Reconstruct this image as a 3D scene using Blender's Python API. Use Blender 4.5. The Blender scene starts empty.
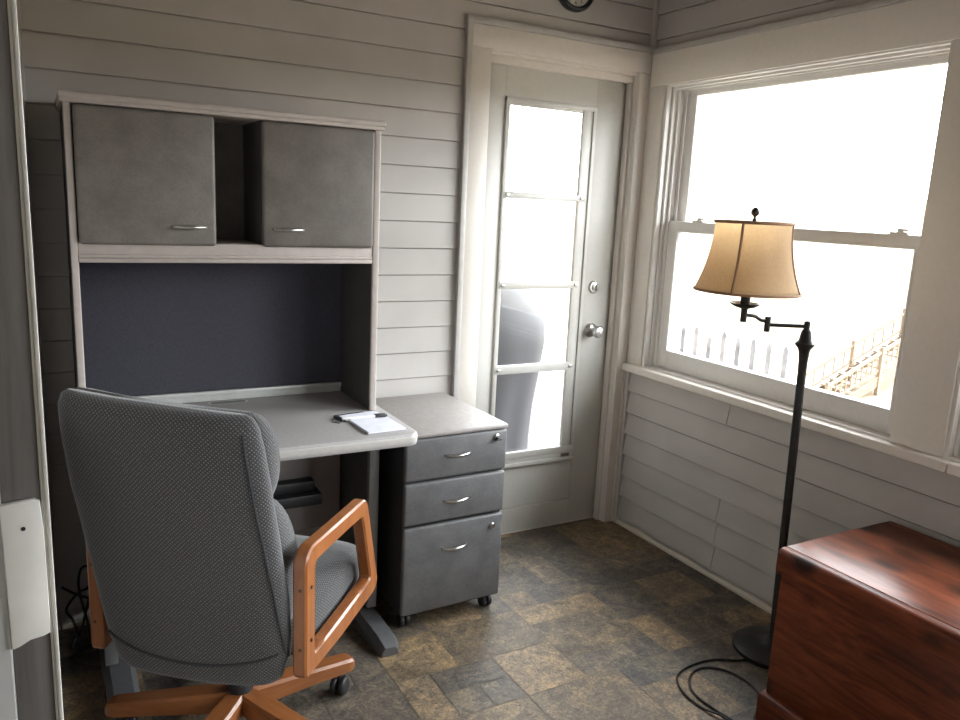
import bpy, bmesh, math, random
from mathutils import Vector, Matrix
random.seed(7)
SC = bpy.context.scene
COL = SC.collection
PI = math.pi

# ------------------------------------------------------------------ helpers
def link(name, bm, mats, parent=None, smooth=None, origin=None):
    """bm -> ONE mesh object (origin: move the object's origin there)."""
    bmesh.ops.recalc_face_normals(bm, faces=bm.faces[:])
    me = bpy.data.meshes.new(name)
    if origin is not None:
        bmesh.ops.translate(bm, verts=bm.verts[:], vec=-Vector(origin))
    bm.to_mesh(me); bm.free()
    if not isinstance(mats, (list, tuple)): mats = [mats]
    for m in mats: me.materials.append(m)
    o = bpy.data.objects.new(name, me); COL.objects.link(o)
    if origin is not None: o.location = origin
    if parent is not None: o.parent = parent
    if smooth is not None:
        try: me.set_sharp_from_angle(angle=math.radians(smooth))
        except Exception: pass
        for p in me.polygons: p.use_smooth = True
    return o

def empty(name, loc=(0, 0, 0), rz=0.0):
    o = bpy.data.objects.new(name, None); COL.objects.link(o)
    o.empty_display_size = .05
    o.location = loc; o.rotation_euler = (0, 0, rz)
    return o

def tag(o, label=None, cat=None, group=None, kind=None):
    if label: o['label'] = label
    if cat: o['category'] = cat
    if group: o['group'] = group
    if kind: o['kind'] = kind
    return o

def B(): return bmesh.new()

def box(bm, x0, x1, y0, y1, z0, z1, bev=0.0, seg=2, mi=0, M=None):
    vs = [bm.verts.new(p) for p in ((x0,y0,z0),(x1,y0,z0),(x1,y1,z0),(x0,y1,z0),(x0,y0,z1),(x1,y0,z1),(x1,y1,z1),(x0,y1,z1))]
    fs = [bm.faces.new([vs[i] for i in f]) for f in ((0,3,2,1),(4,5,6,7),(0,1,5,4),(1,2,6,5),(2,3,7,6),(3,0,4,7))]
    for f in fs: f.material_index = mi
    if bev > 0:
        es = list({e for f in fs for e in f.edges})
        r = bmesh.ops.bevel(bm, geom=es, offset=bev, segments=seg, profile=.5, affect='EDGES')
        for f in r['faces']: f.material_index = mi
        if M is not None:
            vv = set(v for f in r['faces'] for v in f.verts)
            bmesh.ops.transform(bm, matrix=M, verts=list(vv))
    elif M is not None:
        bmesh.ops.transform(bm, matrix=M, verts=vs)

def frame_for(t, up=Vector((0, 0, 1))):
    t = t.normalized()
    if abs(t.dot(up)) > .98: up = Vector((0, 1, 0))
    a = up.cross(t).normalized(); b = t.cross(a).normalized()
    return a, b

def tube(bm, pts, r, n=10, closed=False, mi=0, cap=True):
    pts = [Vector(p) for p in pts]; N = len(pts)
    rs = r if isinstance(r, (list, tuple)) else [r]*N
    rings = []; a = None
    for i, p in enumerate(pts):
        if closed: t = pts[(i+1) % N]-pts[i-1]
        else: t = pts[min(i+1, N-1)]-pts[max(i-1, 0)]
        t.normalize()
        if a is None: a, b = frame_for(t)
        else:
            a = (a-t*a.dot(t))
            if a.length < 1e-6: a, b = frame_for(t)
            a.normalize(); b = t.cross(a).normalized()
        rings.append([bm.verts.new(p+(a*math.cos(2*PI*k/n)+b*math.sin(2*PI*k/n))*rs[i]) for k in range(n)])
    rng = range(N) if closed else range(N-1)
    for i in rng:
        A, Bq = rings[i], rings[(i+1) % N]
        for k in range(n):
            f = bm.faces.new((A[k], A[(k+1) % n], Bq[(k+1) % n], Bq[k])); f.material_index = mi
    if cap and not closed:
        bm.faces.new(rings[0]).material_index = mi
        bm.faces.new(rings[-1]).material_index = mi

def smooth_path(pts, n=8):
    pts = [Vector(p) for p in pts]; out = []
    for i in range(len(pts)-1):
        p0 = pts[max(i-1, 0)]; p1 = pts[i]; p2 = pts[i+1]; p3 = pts[min(i+2, len(pts)-1)]
        for k in range(n):
            t = k/n
            out.append(.5*((2*p1)+(-p0+p2)*t+(2*p0-5*p1+4*p2-p3)*t*t+(-p0+3*p1-3*p2+p3)*t**3))
    out.append(pts[-1]); return out

def lathe(bm, prof, n=32, c=(0, 0, 0), mi=0, sx=1, sy=1, caps=True, M=None):
    """prof: list of (radius, z)"""
    rings = []; nv = []
    for r, z in prof:
        ring = [bm.verts.new((c[0]+sx*r*math.cos(2*PI*k/n), c[1]+sy*r*math.sin(2*PI*k/n), c[2]+z)) for k in range(n)]
        rings.append(ring); nv += ring
    for A, Bq in zip(rings, rings[1:]):
        for k in range(n):
            f = bm.faces.new((A[k], A[(k+1) % n], Bq[(k+1) % n], Bq[k])); f.material_index = mi
    if caps:
        for r in (rings[0], rings[-1]):
            f = bm.faces.new(r); f.material_index = mi
    if M is not None: bmesh.ops.transform(bm, matrix=M, verts=nv)

def prism(bm, poly, axis, a0, a1, mi=0, bev=0, seg=2):
    """extrude a 2D polygon along axis 'x','y' or 'z'"""
    def P(u, v, a):
        return {'x': (a, u, v), 'y': (u, a, v), 'z': (u, v, a)}[axis]
    A = [bm.verts.new(P(u, v, a0)) for u, v in poly]; C = [bm.verts.new(P(u, v, a1)) for u, v in poly]
    n = len(poly); fs = [bm.faces.new(A), bm.faces.new(C)]
    for i in range(n): fs.append(bm.faces.new((A[i], A[(i+1) % n], C[(i+1) % n], C[i])))
    for f in fs: f.material_index = mi
    if bev:
        bmesh.ops.recalc_face_normals(bm, faces=fs)
        es = [e for e in fs[0].edges]+[e for e in fs[1].edges]
        r = bmesh.ops.bevel(bm, geom=es, offset=bev, segments=seg, profile=.5, affect='EDGES')
        for f in r['faces']: f.material_index = mi

def round_poly(pts, r, n=5):
    """round the corners of a 2D polygon; r may be per corner"""
    out = []; N = len(pts)
    for i in range(N):
        p = Vector(pts[i]); a = (Vector(pts[i-1])-p); b = (Vector(pts[(i+1) % N])-p)
        la, lb = a.length, b.length; a.normalize(); b.normalize()
        rr = r[i] if isinstance(r, (list, tuple)) else r
        ang = a.angle(b); d = min(rr/math.tan(ang/2), .49*la, .49*lb); rr = d*math.tan(ang/2)
        if rr < 1e-5: out.append((p.x, p.y)); continue
        cen = p+(a+b).normalized()*(rr/math.sin(ang/2))
        s = p+a*d-cen; e = p+b*d-cen
        tot = s.angle_signed(e) if hasattr(s, 'angle_signed') else 0
        for k in range(n+1):
            t = k/n
            q = Matrix.Rotation(-tot*t, 2) @ s
            out.append((cen.x+q.x, cen.y+q.y))
    return out

def loft(bm, rings, mi=0, uvlay=None, cap=True):
    """rings: list of closed lists of points, same count. UVs are in metres."""
    V = [[bm.verts.new(p) for p in r] for r in rings]; n = len(rings[0])
    us = []
    for r in rings:
        u = [0.0]
        for k in range(n): u.append(u[-1]+(Vector(r[(k+1) % n])-Vector(r[k])).length)
        mid = u[-1]/2
        us.append([x-mid for x in u])
    vv = [0.0]
    for a, b in zip(rings, rings[1:]):
        ca = sum((Vector(p) for p in a), Vector())/n; cb = sum((Vector(p) for p in b), Vector())/n
        vv.append(vv[-1]+max((cb-ca).length, (Vector(b[n//2])-Vector(a[n//2])).length))
    for i in range(len(V)-1):
        for k in range(n):
            f = bm.faces.new((V[i][k], V[i][(k+1) % n], V[i+1][(k+1) % n], V[i+1][k])); f.material_index = mi
            if uvlay:
                for l, uv in zip(f.loops, ((us[i][k], vv[i]), (us[i][k+1], vv[i]), (us[i+1][k+1], vv[i+1]), (us[i+1][k], vv[i+1]))):
                    l[uvlay].uv = uv
    if cap:
        for r in (V[0], V[-1]):
            f = bm.faces.new(r); f.material_index = mi
            if uvlay:
                for l in f.loops: l[uvlay].uv = (l.vert.co.x, l.vert.co.y)

# ------------------------------------------------------------------ materials
def mk(name):
    m = bpy.data.materials.new(name); m.use_nodes = True
    nt = m.node_tree; bs = nt.nodes['Principled BSDF']
    return m, nt, bs

def node(nt, kind, **kw):
    n = nt.nodes.new(kind)
    for k, v in kw.items():
        if k in n.inputs: n.inputs[k].default_value = v
        else: setattr(n, k, v)
    return n

def coords(nt, kind='Object', scale=(1, 1, 1), rot=(0, 0, 0)):
    t = nt.nodes.new('ShaderNodeTexCoord'); mp = nt.nodes.new('ShaderNodeMapping')
    mp.inputs['Scale'].default_value = scale; mp.inputs['Rotation'].default_value = rot
    nt.links.new(t.outputs[kind], mp.inputs['Vector']); return mp.outputs['Vector']

def ramp(nt, fac, stops):
    r = nt.nodes.new('ShaderNodeValToRGB'); e = r.color_ramp.elements
    while len(e) < len(stops): e.new(.5)
    for el, (p, c) in zip(e, stops):
        el.position = p; el.color = (*c, 1) if len(c) == 3 else c
    nt.links.new(fac, r.inputs['Fac']); return r.outputs['Color']

def mixc(nt, fac, a, b, mode='MIX'):
    n = nt.nodes.new('ShaderNodeMix'); n.data_type = 'RGBA'; n.blend_type = mode
    for s, v in ((0, fac), (6, a), (7, b)):
        if hasattr(v, 'default_value') or hasattr(v, 'is_linked'): nt.links.new(v, n.inputs[s])
        elif s == 0: n.inputs[0].default_value = v
        else: n.inputs[s].default_value = (*v, 1)
    return n.outputs[2]

def noisy(name, c, var=.12, scale=20, rough=.5, detail=4, metal=0, bump=0, bscale=None, spec=.5, stretch=(1, 1, 1)):
    m, nt, bs = mk(name)
    v = coords(nt, 'Object', stretch)
    nz = node(nt, 'ShaderNodeTexNoise', Scale=scale, Detail=detail); nt.links.new(v, nz.inputs['Vector'])
    c0 = tuple(max(0, x*(1-var)) for x in c); c1 = tuple(min(1, x*(1+var)) for x in c)
    nt.links.new(ramp(nt, nz.outputs['Fac'], [(.3, c0), (.7, c1)]), bs.inputs['Base Color'])
    bs.inputs['Roughness'].default_value = rough; bs.inputs['Metallic'].default_value = metal
    bs.inputs['Specular IOR Level'].default_value = spec
    if bump:
        b2 = node(nt, 'ShaderNodeTexNoise', Scale=bscale or scale*2, Detail=3); nt.links.new(v, b2.inputs['Vector'])
        bp = node(nt, 'ShaderNodeBump', Strength=bump, Distance=.002)
        nt.links.new(b2.outputs['Fac'], bp.inputs['Height']); nt.links.new(bp.outputs['Normal'], bs.inputs['Normal'])
    return m

def painted(name, c, dirt=(.35, .27, .18), amount=.35, rough=.45):
    """old paint with a few brown scuffs"""
    m, nt, bs = mk(name)
    v = coords(nt, 'Object')
    a = node(nt, 'ShaderNodeTexNoise', Scale=3, Detail=6, Roughness=.7); nt.links.new(v, a.inputs['Vector'])
    f = ramp(nt, a.outputs['Fac'], [(.55, (0, 0, 0)), (.8, (amount,)*3)])
    b = node(nt, 'ShaderNodeTexNoise', Scale=60, Detail=2); nt.links.new(v, b.inputs['Vector'])
    base = ramp(nt, b.outputs['Fac'], [(.3, tuple(x*.96 for x in c)), (.7, c)])
    nt.links.new(mixc(nt, f, base, dirt), bs.inputs['Base Color'])
    bs.inputs['Roughness'].default_value = rough
    return m

def speckle(name, c0, c1, scale=220, rough=.55):
    m, nt, bs = mk(name)
    v = coords(nt, 'Object')
    a = node(nt, 'ShaderNodeTexNoise', Scale=scale, Detail=3, Roughness=.7); nt.links.new(v, a.inputs['Vector'])
    b = node(nt, 'ShaderNodeTexNoise', Scale=14, Detail=5); nt.links.new(v, b.inputs['Vector'])
    s = node(nt, 'ShaderNodeMath', operation='ADD'); nt.links.new(a.outputs['Fac'], s.inputs[0]); nt.links.new(b.outputs['Fac'], s.inputs[1])
    h = node(nt, 'ShaderNodeMath', operation='MULTIPLY'); nt.links.new(s.outputs[0], h.inputs[0]); h.inputs[1].default_value = .5
    nt.links.new(ramp(nt, h.outputs[0], [(.38, c0), (.62, c1)]), bs.inputs['Base Color'])
    bs.inputs['Roughness'].default_value = rough
    return m

def wood(name, c0, c1, stretch=(14, 1.2, 14), rough=.35, knots=None, coat=0, kscale=(3, 2, 3)):
    m, nt, bs = mk(name)
    v = coords(nt, 'Object', stretch)
    a = node(nt, 'ShaderNodeTexNoise', Scale=2.2, Detail=7, Roughness=.62, Distortion=.8); nt.links.new(v, a.inputs['Vector'])
    col = ramp(nt, a.outputs['Fac'], [(.25, c0), (.5, tuple((p+q)/2 for p, q in zip(c0, c1))), (.75, c1)])
    if knots:
        w = coords(nt, 'Object', kscale)
        dn = node(nt, 'ShaderNodeTexNoise', Scale=2.5, Detail=3); nt.links.new(w, dn.inputs['Vector'])
        mx = mixc(nt, .16, w, dn.outputs['Color'])
        vo = node(nt, 'ShaderNodeTexVoronoi', Scale=1.5); nt.links.new(mx, vo.inputs['Vector'])
        k = ramp(nt, vo.outputs['Distance'], [(.14, (1, 1, 1)), (.34, (0, 0, 0))])
        st = node(nt, 'ShaderNodeTexNoise', Scale=1.3, Detail=4, Distortion=1.2); nt.links.new(coords(nt, 'Object', tuple(x*.35 for x in stretch)), st.inputs['Vector'])
        k2 = ramp(nt, st.outputs['Fac'], [(.5, (0, 0, 0)), (.72, (.75, .75, .75))])
        kk = node(nt, 'ShaderNodeMix', data_type='RGBA', blend_type='SCREEN'); kk.inputs[0].default_value = 1
        nt.links.new(k, kk.inputs[6]); nt.links.new(k2, kk.inputs[7])
        col = mixc(nt, kk.outputs[2], col, knots)
    nt.links.new(col, bs.inputs['Base Color'])
    bs.inputs['Roughness'].default_value = rough
    bs.inputs['Specular IOR Level'].default_value = .2 if knots else .5
    bs.inputs['Coat Weight'].default_value = coat; bs.inputs['Coat Roughness'].default_value = .12
    return m

def plain(name, c, rough=.5, metal=0, spec=.5):
    return noisy(name, c, .05, 30, rough, 2, metal, spec=spec)

def glass_mat():
    m, nt, bs = mk('window_glass'); nt.nodes.remove(bs)
    out = nt.nodes['Material Output']
    tr = node(nt, 'ShaderNodeBsdfTransparent', Color=(.96, .97, .97, 1)); gl = node(nt, 'ShaderNodeBsdfGlossy', Roughness=.02)
    ge = nt.nodes.new('ShaderNodeNewGeometry'); dt = node(nt, 'ShaderNodeVectorMath', operation='DOT_PRODUCT')
    nt.links.new(ge.outputs['Incoming'], dt.inputs[0]); nt.links.new(ge.outputs['Normal'], dt.inputs[1])
    def mth(op, a, b=None):
        n = node(nt, 'ShaderNodeMath', operation=op)
        for i, v in enumerate((a, b)):
            if v is None: continue
            if hasattr(v, 'is_linked'): nt.links.new(v, n.inputs[i])
            else: n.inputs[i].default_value = v
        return n.outputs[0]
    fr = mth('ADD', mth('MULTIPLY', mth('POWER', mth('SUBTRACT', 1.0, mth('ABSOLUTE', dt.outputs['Value'])), 5.0), .9), .03)
    mx = nt.nodes.new('ShaderNodeMixShader')
    nt.links.new(fr, mx.inputs[0]); nt.links.new(tr.outputs[0], mx.inputs[1]); nt.links.new(gl.outputs[0], mx.inputs[2])
    nt.links.new(mx.outputs[0], out.inputs['Surface']); return m

def fabric_dots(name, base, dot, cell=.0085, rough=.95):
    m, nt, bs = mk(name)
    t = nt.nodes.new('ShaderNodeTexCoord'); mp = nt.nodes.new('ShaderNodeMapping')
    mp.inputs['Rotation'].default_value = (0, 0, PI/4); mp.inputs['Scale'].default_value = (1/cell,)*3
    nt.links.new(t.outputs['UV'], mp.inputs['Vector'])
    vo = node(nt, 'ShaderNodeTexVoronoi', Scale=1.0, Randomness=0.0); vo.voronoi_dimensions = '2D'
    nt.links.new(mp.outputs[0], vo.inputs['Vector'])
    nz = node(nt, 'ShaderNodeTexNoise', Scale=260, Detail=2); nt.links.new(t.outputs['UV'], nz.inputs['Vector'])
    nb = node(nt, 'ShaderNodeTexNoise', Scale=1.1, Detail=1); nt.links.new(mp.outputs[0], nb.inputs['Vector'])
    f = ramp(nt, vo.outputs['Distance'], [(.16, (1, 1, 1)), (.34, (0, 0, 0))])
    f2 = mixc(nt, 1, f, ramp(nt, nb.outputs['Fac'], [(.3, (.35,)*3), (.65, (1,)*3)]), 'MULTIPLY')
    bc = ramp(nt, nz.outputs['Fac'], [(.3, tuple(x*.75 for x in base)), (.7, tuple(x*1.25 for x in base))])
    nt.links.new(mixc(nt, f2, bc, dot), bs.inputs['Base Color'])
    bs.inputs['Roughness'].default_value = rough; bs.inputs['Specular IOR Level'].default_value = .2
    bs.inputs['Sheen Weight'].default_value = .25; bs.inputs['Sheen Roughness'].default_value = .5
    bp = node(nt, 'ShaderNodeBump', Strength=.35, Distance=.001)
    nt.links.new(f, bp.inputs['Height']); nt.links.new(bp.outputs['Normal'], bs.inputs['Normal'])
    return m

M_SIDING = noisy('grey_siding_paint', (.45, .425, .40), .05, 5, .5, 5)
M_TRIM = painted('cream_trim_paint', (.76, .715, .655), amount=.22)
M_TRIMD = painted('cream_trim_paint_dimmed', (.69, .645, .59), amount=.3)  # cream trim paint darkened to offset strong window light at the door
M_CHAN = plain('grey_channel_paint', (.45, .43, .41), .45)
M_DOOR = painted('door_paint', (.56, .55, .515), dirt=(.30, .25, .18), amount=.3, rough=.4)
M_WINDOW = painted('white_window_vinyl', (.74, .72, .69), dirt=(.5, .42, .32), amount=.25, rough=.35)
M_GLASS = glass_mat()
M_CEIL = noisy('stained_wood_ceiling', (.22, .175, .125), .2, 3, .6, 5, stretch=(1, 12, 1))
M_HALL = plain('hall_wall_paint', (.55, .5, .44), .8)
M_STEEL = noisy('brushed_steel', (.45, .44, .42), .1, 60, .3, 2, 1)
M_SATIN = noisy('satin_nickel', (.52, .51, .5), .06, 40, .28, 2, 1)
M_DARK = plain('black_plastic', (.018, .018, .02), .5)
M_TAUPE = noisy('taupe_laminate', (.44, .39, .36), .06, 40, .5, 4)
M_GREYTOP = noisy('grey_laminate', (.36, .345, .34), .07, 90, .42, 4)
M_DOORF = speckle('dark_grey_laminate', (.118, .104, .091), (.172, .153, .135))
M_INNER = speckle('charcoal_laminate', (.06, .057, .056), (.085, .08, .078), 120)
M_DRAWER = speckle('slate_grey_laminate', (.09, .089, .091), (.14, .139, .142), 200, .5)
M_NAVY = noisy('navy_grey_fabric', (.078, .076, .094), .15, 300, .95, 2, spec=.1)
M_STRIP = noisy('silver_rail', (.62, .63, .61), .05, 30, .35, 2, .1)
M_LEG = noisy('grey_metal_leg', (.25, .25, .25), .06, 30, .4, 2, .2)
M_FOOT = noisy('dark_grey_plastic', (.10, .10, .105), .08, 60, .4, 3)
M_FAB = fabric_dots('grey_dotted_fabric', (.046, .045, .047), (.185, .18, .175), cell=.0068)
M_OAK = wood('oak_arm_wood', (.19, .058, .016), (.34, .125, .038), (16, 16, 2), .34, coat=.2)
M_OAKB = wood('oak_base_wood', (.18, .058, .018), (.31, .115, .036), (3, 16, 16), .36, coat=.12)
M_CEDAR = wood('red_cedar', (.026, .006, .0035), (.24, .058, .021), (15, 2.2, 15), .42, knots=(.022, .008, .005), coat=.06, kscale=(9, 5.0, 9))
M_CEDARTOP = wood('red_cedar_top', (.055, .014, .008), (.24, .066, .028), (13, 2.0, 13), .30, knots=(.018, .007, .005), coat=.0, kscale=(6, 3.2, 6))
M_CEDARLT = wood('pale_cedar', (.22, .075, .03), (.42, .16, .07), (9, 1.4, 9), .4)
M_IRON = noisy('black_iron', (.022, .02, .019), .2, 50, .42, 3, .4)
M_PAPER = plain('white_paper', (.72, .73, .80), .7)
M_BLACKC = plain('black_cover', (.02, .02, .025), .5)
M_WHITEP = plain('white_plastic', (.9, .89, .85), .35)
M_CORD = plain('black_rubber_cord', (.012, .012, .012), .45)
M_JAMB = wood('dark_jamb_wood', (.10, .09, .085), (.19, .175, .165), (60, 60, 3), .55)
M_JAMBSTRIP = plain('pale_weather_strip', (.62, .6, .55), .35)
M_GREYPAINT = plain('pale_grey_paint', (.55, .55, .54), .5)
M_BASE = painted('worn_baseboard_paint', (.55, .5, .42), dirt=(.14, .10, .06), amount=.7)

def shade_mat():
    m, nt, bs = mk('tan_shade_fabric'); out = nt.nodes['Material Output']
    v = coords(nt, 'Object')
    nz = node(nt, 'ShaderNodeTexNoise', Scale=160, Detail=2); nt.links.new(v, nz.inputs['Vector'])
    col = ramp(nt, nz.outputs['Fac'], [(.3, (.76, .62, .44)), (.7, (.82, .69, .50))])
    nt.links.new(col, bs.inputs['Base Color']); bs.inputs['Roughness'].default_value = .8
    tl = nt.nodes.new('ShaderNodeBsdfTranslucent'); nt.links.new(col, tl.inputs['Color'])
    mx = nt.nodes.new('ShaderNodeMixShader'); mx.inputs[0].default_value = .68
    nt.links.new(bs.outputs[0], mx.inputs[1]); nt.links.new(tl.outputs[0], mx.inputs[2]); nt.links.new(mx.outputs[0], out.inputs['Surface'])
    return m
M_SHADE = shade_mat()
M_SEAM = plain('brown_seam_trim', (.30, .17, .10), .8)

def floor_mat():
    m, nt, bs = mk('slate_look_vinyl')
    v = coords(nt, 'Object')
    at = nt.nodes.new('ShaderNodeAttribute'); at.attribute_name = 'tile'
    sep = nt.nodes.new('ShaderNodeSeparateColor'); nt.links.new(at.outputs['Color'], sep.inputs[0])
    # per-tile offset of the noise so tiles do not share a pattern
    mul = node(nt, 'ShaderNodeVectorMath', operation='SCALE'); nt.links.new(at.outputs['Color'], mul.inputs[0]); mul.inputs['Scale'].default_value = 30
    add = node(nt, 'ShaderNodeVectorMath', operation='ADD'); nt.links.new(v, add.inputs[0]); nt.links.new(mul.outputs[0], add.inputs[1])
    base = ramp(nt, sep.outputs[0], [(0, (.098, .090, .082)), (.3, (.145, .126, .103)), (.5, (.185, .146, .103)), (.7, (.20, .155, .102)), (.85, (.13, .11, .085)), (1, (.27, .208, .135))])
    n1 = node(nt, 'ShaderNodeTexNoise', Scale=9, Detail=8, Roughness=.68, Distortion=1.3); nt.links.new(add.outputs[0], n1.inputs['Vector'])
    l1 = ramp(nt, n1.outputs['Fac'], [(.28, (.50, .49, .47)), (.5, (1.05, 1, .95)), (.70, (1.9, 1.68, 1.3))])
    c = mixc(nt, 1, base, l1, 'MULTIPLY')
    n2 = node(nt, 'ShaderNodeTexNoise', Scale=46, Detail=8, Roughness=.75, Distortion=2); nt.links.new(add.outputs[0], n2.inputs['Vector'])
    l2 = ramp(nt, n2.outputs['Fac'], [(.38, (.42, .42, .42)), (.52, (1, 1, 1)), (.64, (1.75, 1.65, 1.45))])
    c = mixc(nt, .85, c, l2, 'MULTIPLY')
    nt.links.new(c, bs.inputs['Base Color'])
    bs.inputs['Roughness'].default_value = .5; bs.inputs['Specular IOR Level'].default_value = .3
    bp = node(nt, 'ShaderNodeBump', Strength=.35, Distance=.002); nt.links.new(n2.outputs['Fac'], bp.inputs['Height'])
    nt.links.new(bp.outputs['Normal'], bs.inputs['Normal'])
    return m
M_FLOOR = floor_mat()
M_GROUT = noisy('tile_grout', (.15, .125, .09), .25, 30, .6, 4)

# ------------------------------------------------------------------ the room
XL, YR, ZC = -2.372, -4.72, 2.52          # left wall, rear wall, ceiling
RV = .1017                                 # siding reveal
def structure(o, label=None): o['kind'] = 'structure'; return o

# floor: vinyl sheet printed as mixed-size slate
bm = B()
tl = bm.loops.layers.color.new('tile')
u = .1135; gx0, gy0 = -4.3, -4.74
NX, NY = int(4.36/u)+1, int(4.85/u)+1
used = [[False]*NY for _ in range(NX)]
vsb = [bm.verts.new(p) for p in ((gx0, gy0, -.0012), (.03, gy0, -.0012), (.03, .10, -.0012), (gx0, .10, -.0012))]
bm.faces.new(vsb).material_index = 1
rnd = random.Random(11)
for i in range(NX):
    for j in range(NY):
        if used[i][j]: continue
        sizes = [(1, 1)]*2+[(2, 1)]*3+[(1, 2)]*3+[(2, 2)]*6+[(3, 2)]*2+[(2, 3)]*3+[(1, 1)]
        rnd.shuffle(sizes)
        for w, h in sizes:
            if i+w <= NX and j+h <= NY and all(not used[a][b] for a in range(i, i+w) for b in range(j, j+h)): break
        for a in range(i, i+w):
            for b in range(j, j+h): used[a][b] = True
        g = .0016
        x0, x1 = gx0+i*u+g, min(gx0+(i+w)*u-g, .03); y0, y1 = gy0+j*u+g, min(gy0+(j+h)*u-g, .10)
        if x1 <= x0 or y1 <= y0: continue
        f = bm.faces.new([bm.verts.new(p) for p in ((x0, y0, 0), (x1, y0, 0), (x1, y1, 0), (x0, y1, 0))])
        col = (rnd.random(), rnd.random(), rnd.random(), 1)
        for l in f.loops: l[tl] = col
structure(link('floor', bm, [M_FLOOR, M_GROUT]))
bm = B(); box(bm, -4.3, .13, YR-.12, .13, ZC, ZC+.08); structure(link('ceiling', bm, M_CEIL))

def siding(bm, to3, a0, a1, z0, z1, zref, seams=(), T=.008, slit=.0028):
    """lap siding: to3(a, out, z); each course laps over the one below, with a narrow shadow gap under the lap"""
    k = math.floor((z0-zref)/RV)
    while zref+k*RV < z1:
        b = zref+k*RV; t = b+RV
        lo, hi = max(b, z0), min(t, z1)
        cuts = [a0]+sorted(s for s, r in seams if a0 < s < a1 and k in r)+[a1]
        for q in range(len(cuts)-1):
            p0, p1 = cuts[q], cuts[q+1]
            lift = .0018*(q % 2)
            if q > 0: p0 += .0012
            top = hi-slit if hi == t else hi
            def O(z): return T-(T-.002)*(z-b)/RV+lift
            prof = [(-.012, lo), (O(lo), lo), (O(top), top), (-.012, top)]
            if lo == b: prof = [(-.012, lo+slit), (O(lo)-.004, lo+slit), (O(lo)-.004, lo+.001), (O(lo)-.001, lo), (O(lo), lo+.001), (O(top), top), (-.012, top)]
            A = [bm.verts.new(to3(p0, o, z)) for o, z in prof]; C = [bm.verts.new(to3(p1, o, z)) for o, z in prof]
            n = len(prof)
            for i in range(n): bm.faces.new((A[i], A[(i+1) % n], C[(i+1) % n], C[i]))
            bm.faces.new(A); bm.faces.new(C)
        k += 1

ZB = 1.386-13*RV       # course lines of the back wall
ZR = .142-RV
# back wall: solid behind, with the door opening
bm = B()
box(bm, -4.3, -.79, .012, .12, -.05, ZC); box(bm, -.79, -.07, .012, .12, 2.04, ZC); box(bm, -.07, .12, .0, .12, -.05, 2.14); box(bm, -.07, .12, .012, .12, 2.14, ZC)
tb = lambda a, o, z: (a, -o, z)
siding(bm, tb, XL, -.9, 0, ZC, ZB); siding(bm, tb, -.9, -.012, 2.14, ZC, ZB)
structure(link('wall_back', bm, M_SIDING))
# right wall with two window openings and an added, unseen third
W1, W2, W3 = (-1.37, -.117), (-2.73, -1.485), (-4.10, -2.855)
ZS, ZH = .775, 1.985
bm = B()
box(bm, .012, .12, YR, .12, -.05, ZS); box(bm, .012, .12, YR, .12, ZH, ZC)
box(bm, 0, .12, W1[1], 0, ZS, ZH); box(bm, 0, .12, W2[1], W1[0], ZS, ZH); box(bm, 0, .12, W3[1], W2[0], ZS, ZH); box(bm, .012, .12, YR, W3[0], ZS, ZH)
tr_ = lambda a, o, z: (-o, a, z)
siding(bm, tr_, YR, -.03, .02, .745, ZR, seams=((-.647, (0, 1, 2, 6, 7)), (-2.1, (3, 4))), T=.018, slit=.007)
siding(bm, tr_, YR, -.012, 2.135, ZC, ZR)
siding(bm, tr_, YR, -4.23, .778, 2.135, ZR)
structure(link('wall_right', bm, M_SIDING))
# left wall with the doorway the view is taken from
bm = B()
box(bm, XL-.12, XL, -2.15, 0, -.05, ZC); box(bm, XL-.12, XL, -3.05, -2.15, 2.05, ZC); box(bm, XL-.12, XL, YR, -3.05, -.05, ZC)
tle = lambda a, o, z: (XL+o, a, z)
siding(bm, tle, -2.14, -.0, 0, ZC, ZB); siding(bm, tle, YR, -3.12, 0, ZC, ZB)
structure(link('wall_left', bm, M_SIDING))
bm = B(); box(bm, -4.3, -3.84, YR-.12, YR, -.05, ZC); box(bm, -2.6, .12, YR-.12, YR, -.05, ZC); box(bm, -3.84, -2.6, YR-.12, YR, -.05, ZS); box(bm, -3.84, -2.6, YR-.12, YR, ZH, ZC)
siding(bm, lambda a, o, z: (a, YR+o, z), XL, 0, 0, ZC, ZB)
structure(link('wall_rear', bm, M_SIDING))
bm = B(); box(bm, -4.42, -4.3, YR-.12, .12, -.05, ZC); structure(link('wall_hall', bm, M_HALL))

# trims
def strip(name, mat, *bx, bev=.002):
    bm = B()
    for b in bx: box(bm, *b, bev=bev)
    return structure(link(name, bm, mat, smooth=40))
strip('trim_1', M_CHAN, (-.022, -.0, -.022, -.0, 2.14, ZC))                          # inside corner post above the trims
strip('trim_2', M_CHAN, (XL, XL+.016, -.02, -.001, 0, ZC))                           # left corner post
strip('trim_3', M_CHAN, (-.912, -.889, -.026, 0, 0, 2.1225), (-.912, -.0, -.026, 0, 2.1225, 2.147))   # channel around the door casing
strip('trim_4', M_CHAN, (-.024, 0, -4.22, -.026, 2.117, 2.14))                        # channel over the window header
strip('trim_5', M_CHAN, (-.022, 0, -.045, -.024, .0, .745))                          # channel beside the door corner
# door casing
bm = B()
box(bm, -.889, -.803, -.02, 0, 0, 2.04, .003); box(bm, -.889, -.019, -.022, 0, 2.04, 2.122, .003)
box(bm, -.072, 0, -.018, 0, 0, 2.04, .003)
box(bm, -.030, 0, -.024, -.0, 0, .745, .003)
structure(link('trim_6', bm, M_TRIMD, smooth=40))
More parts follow.
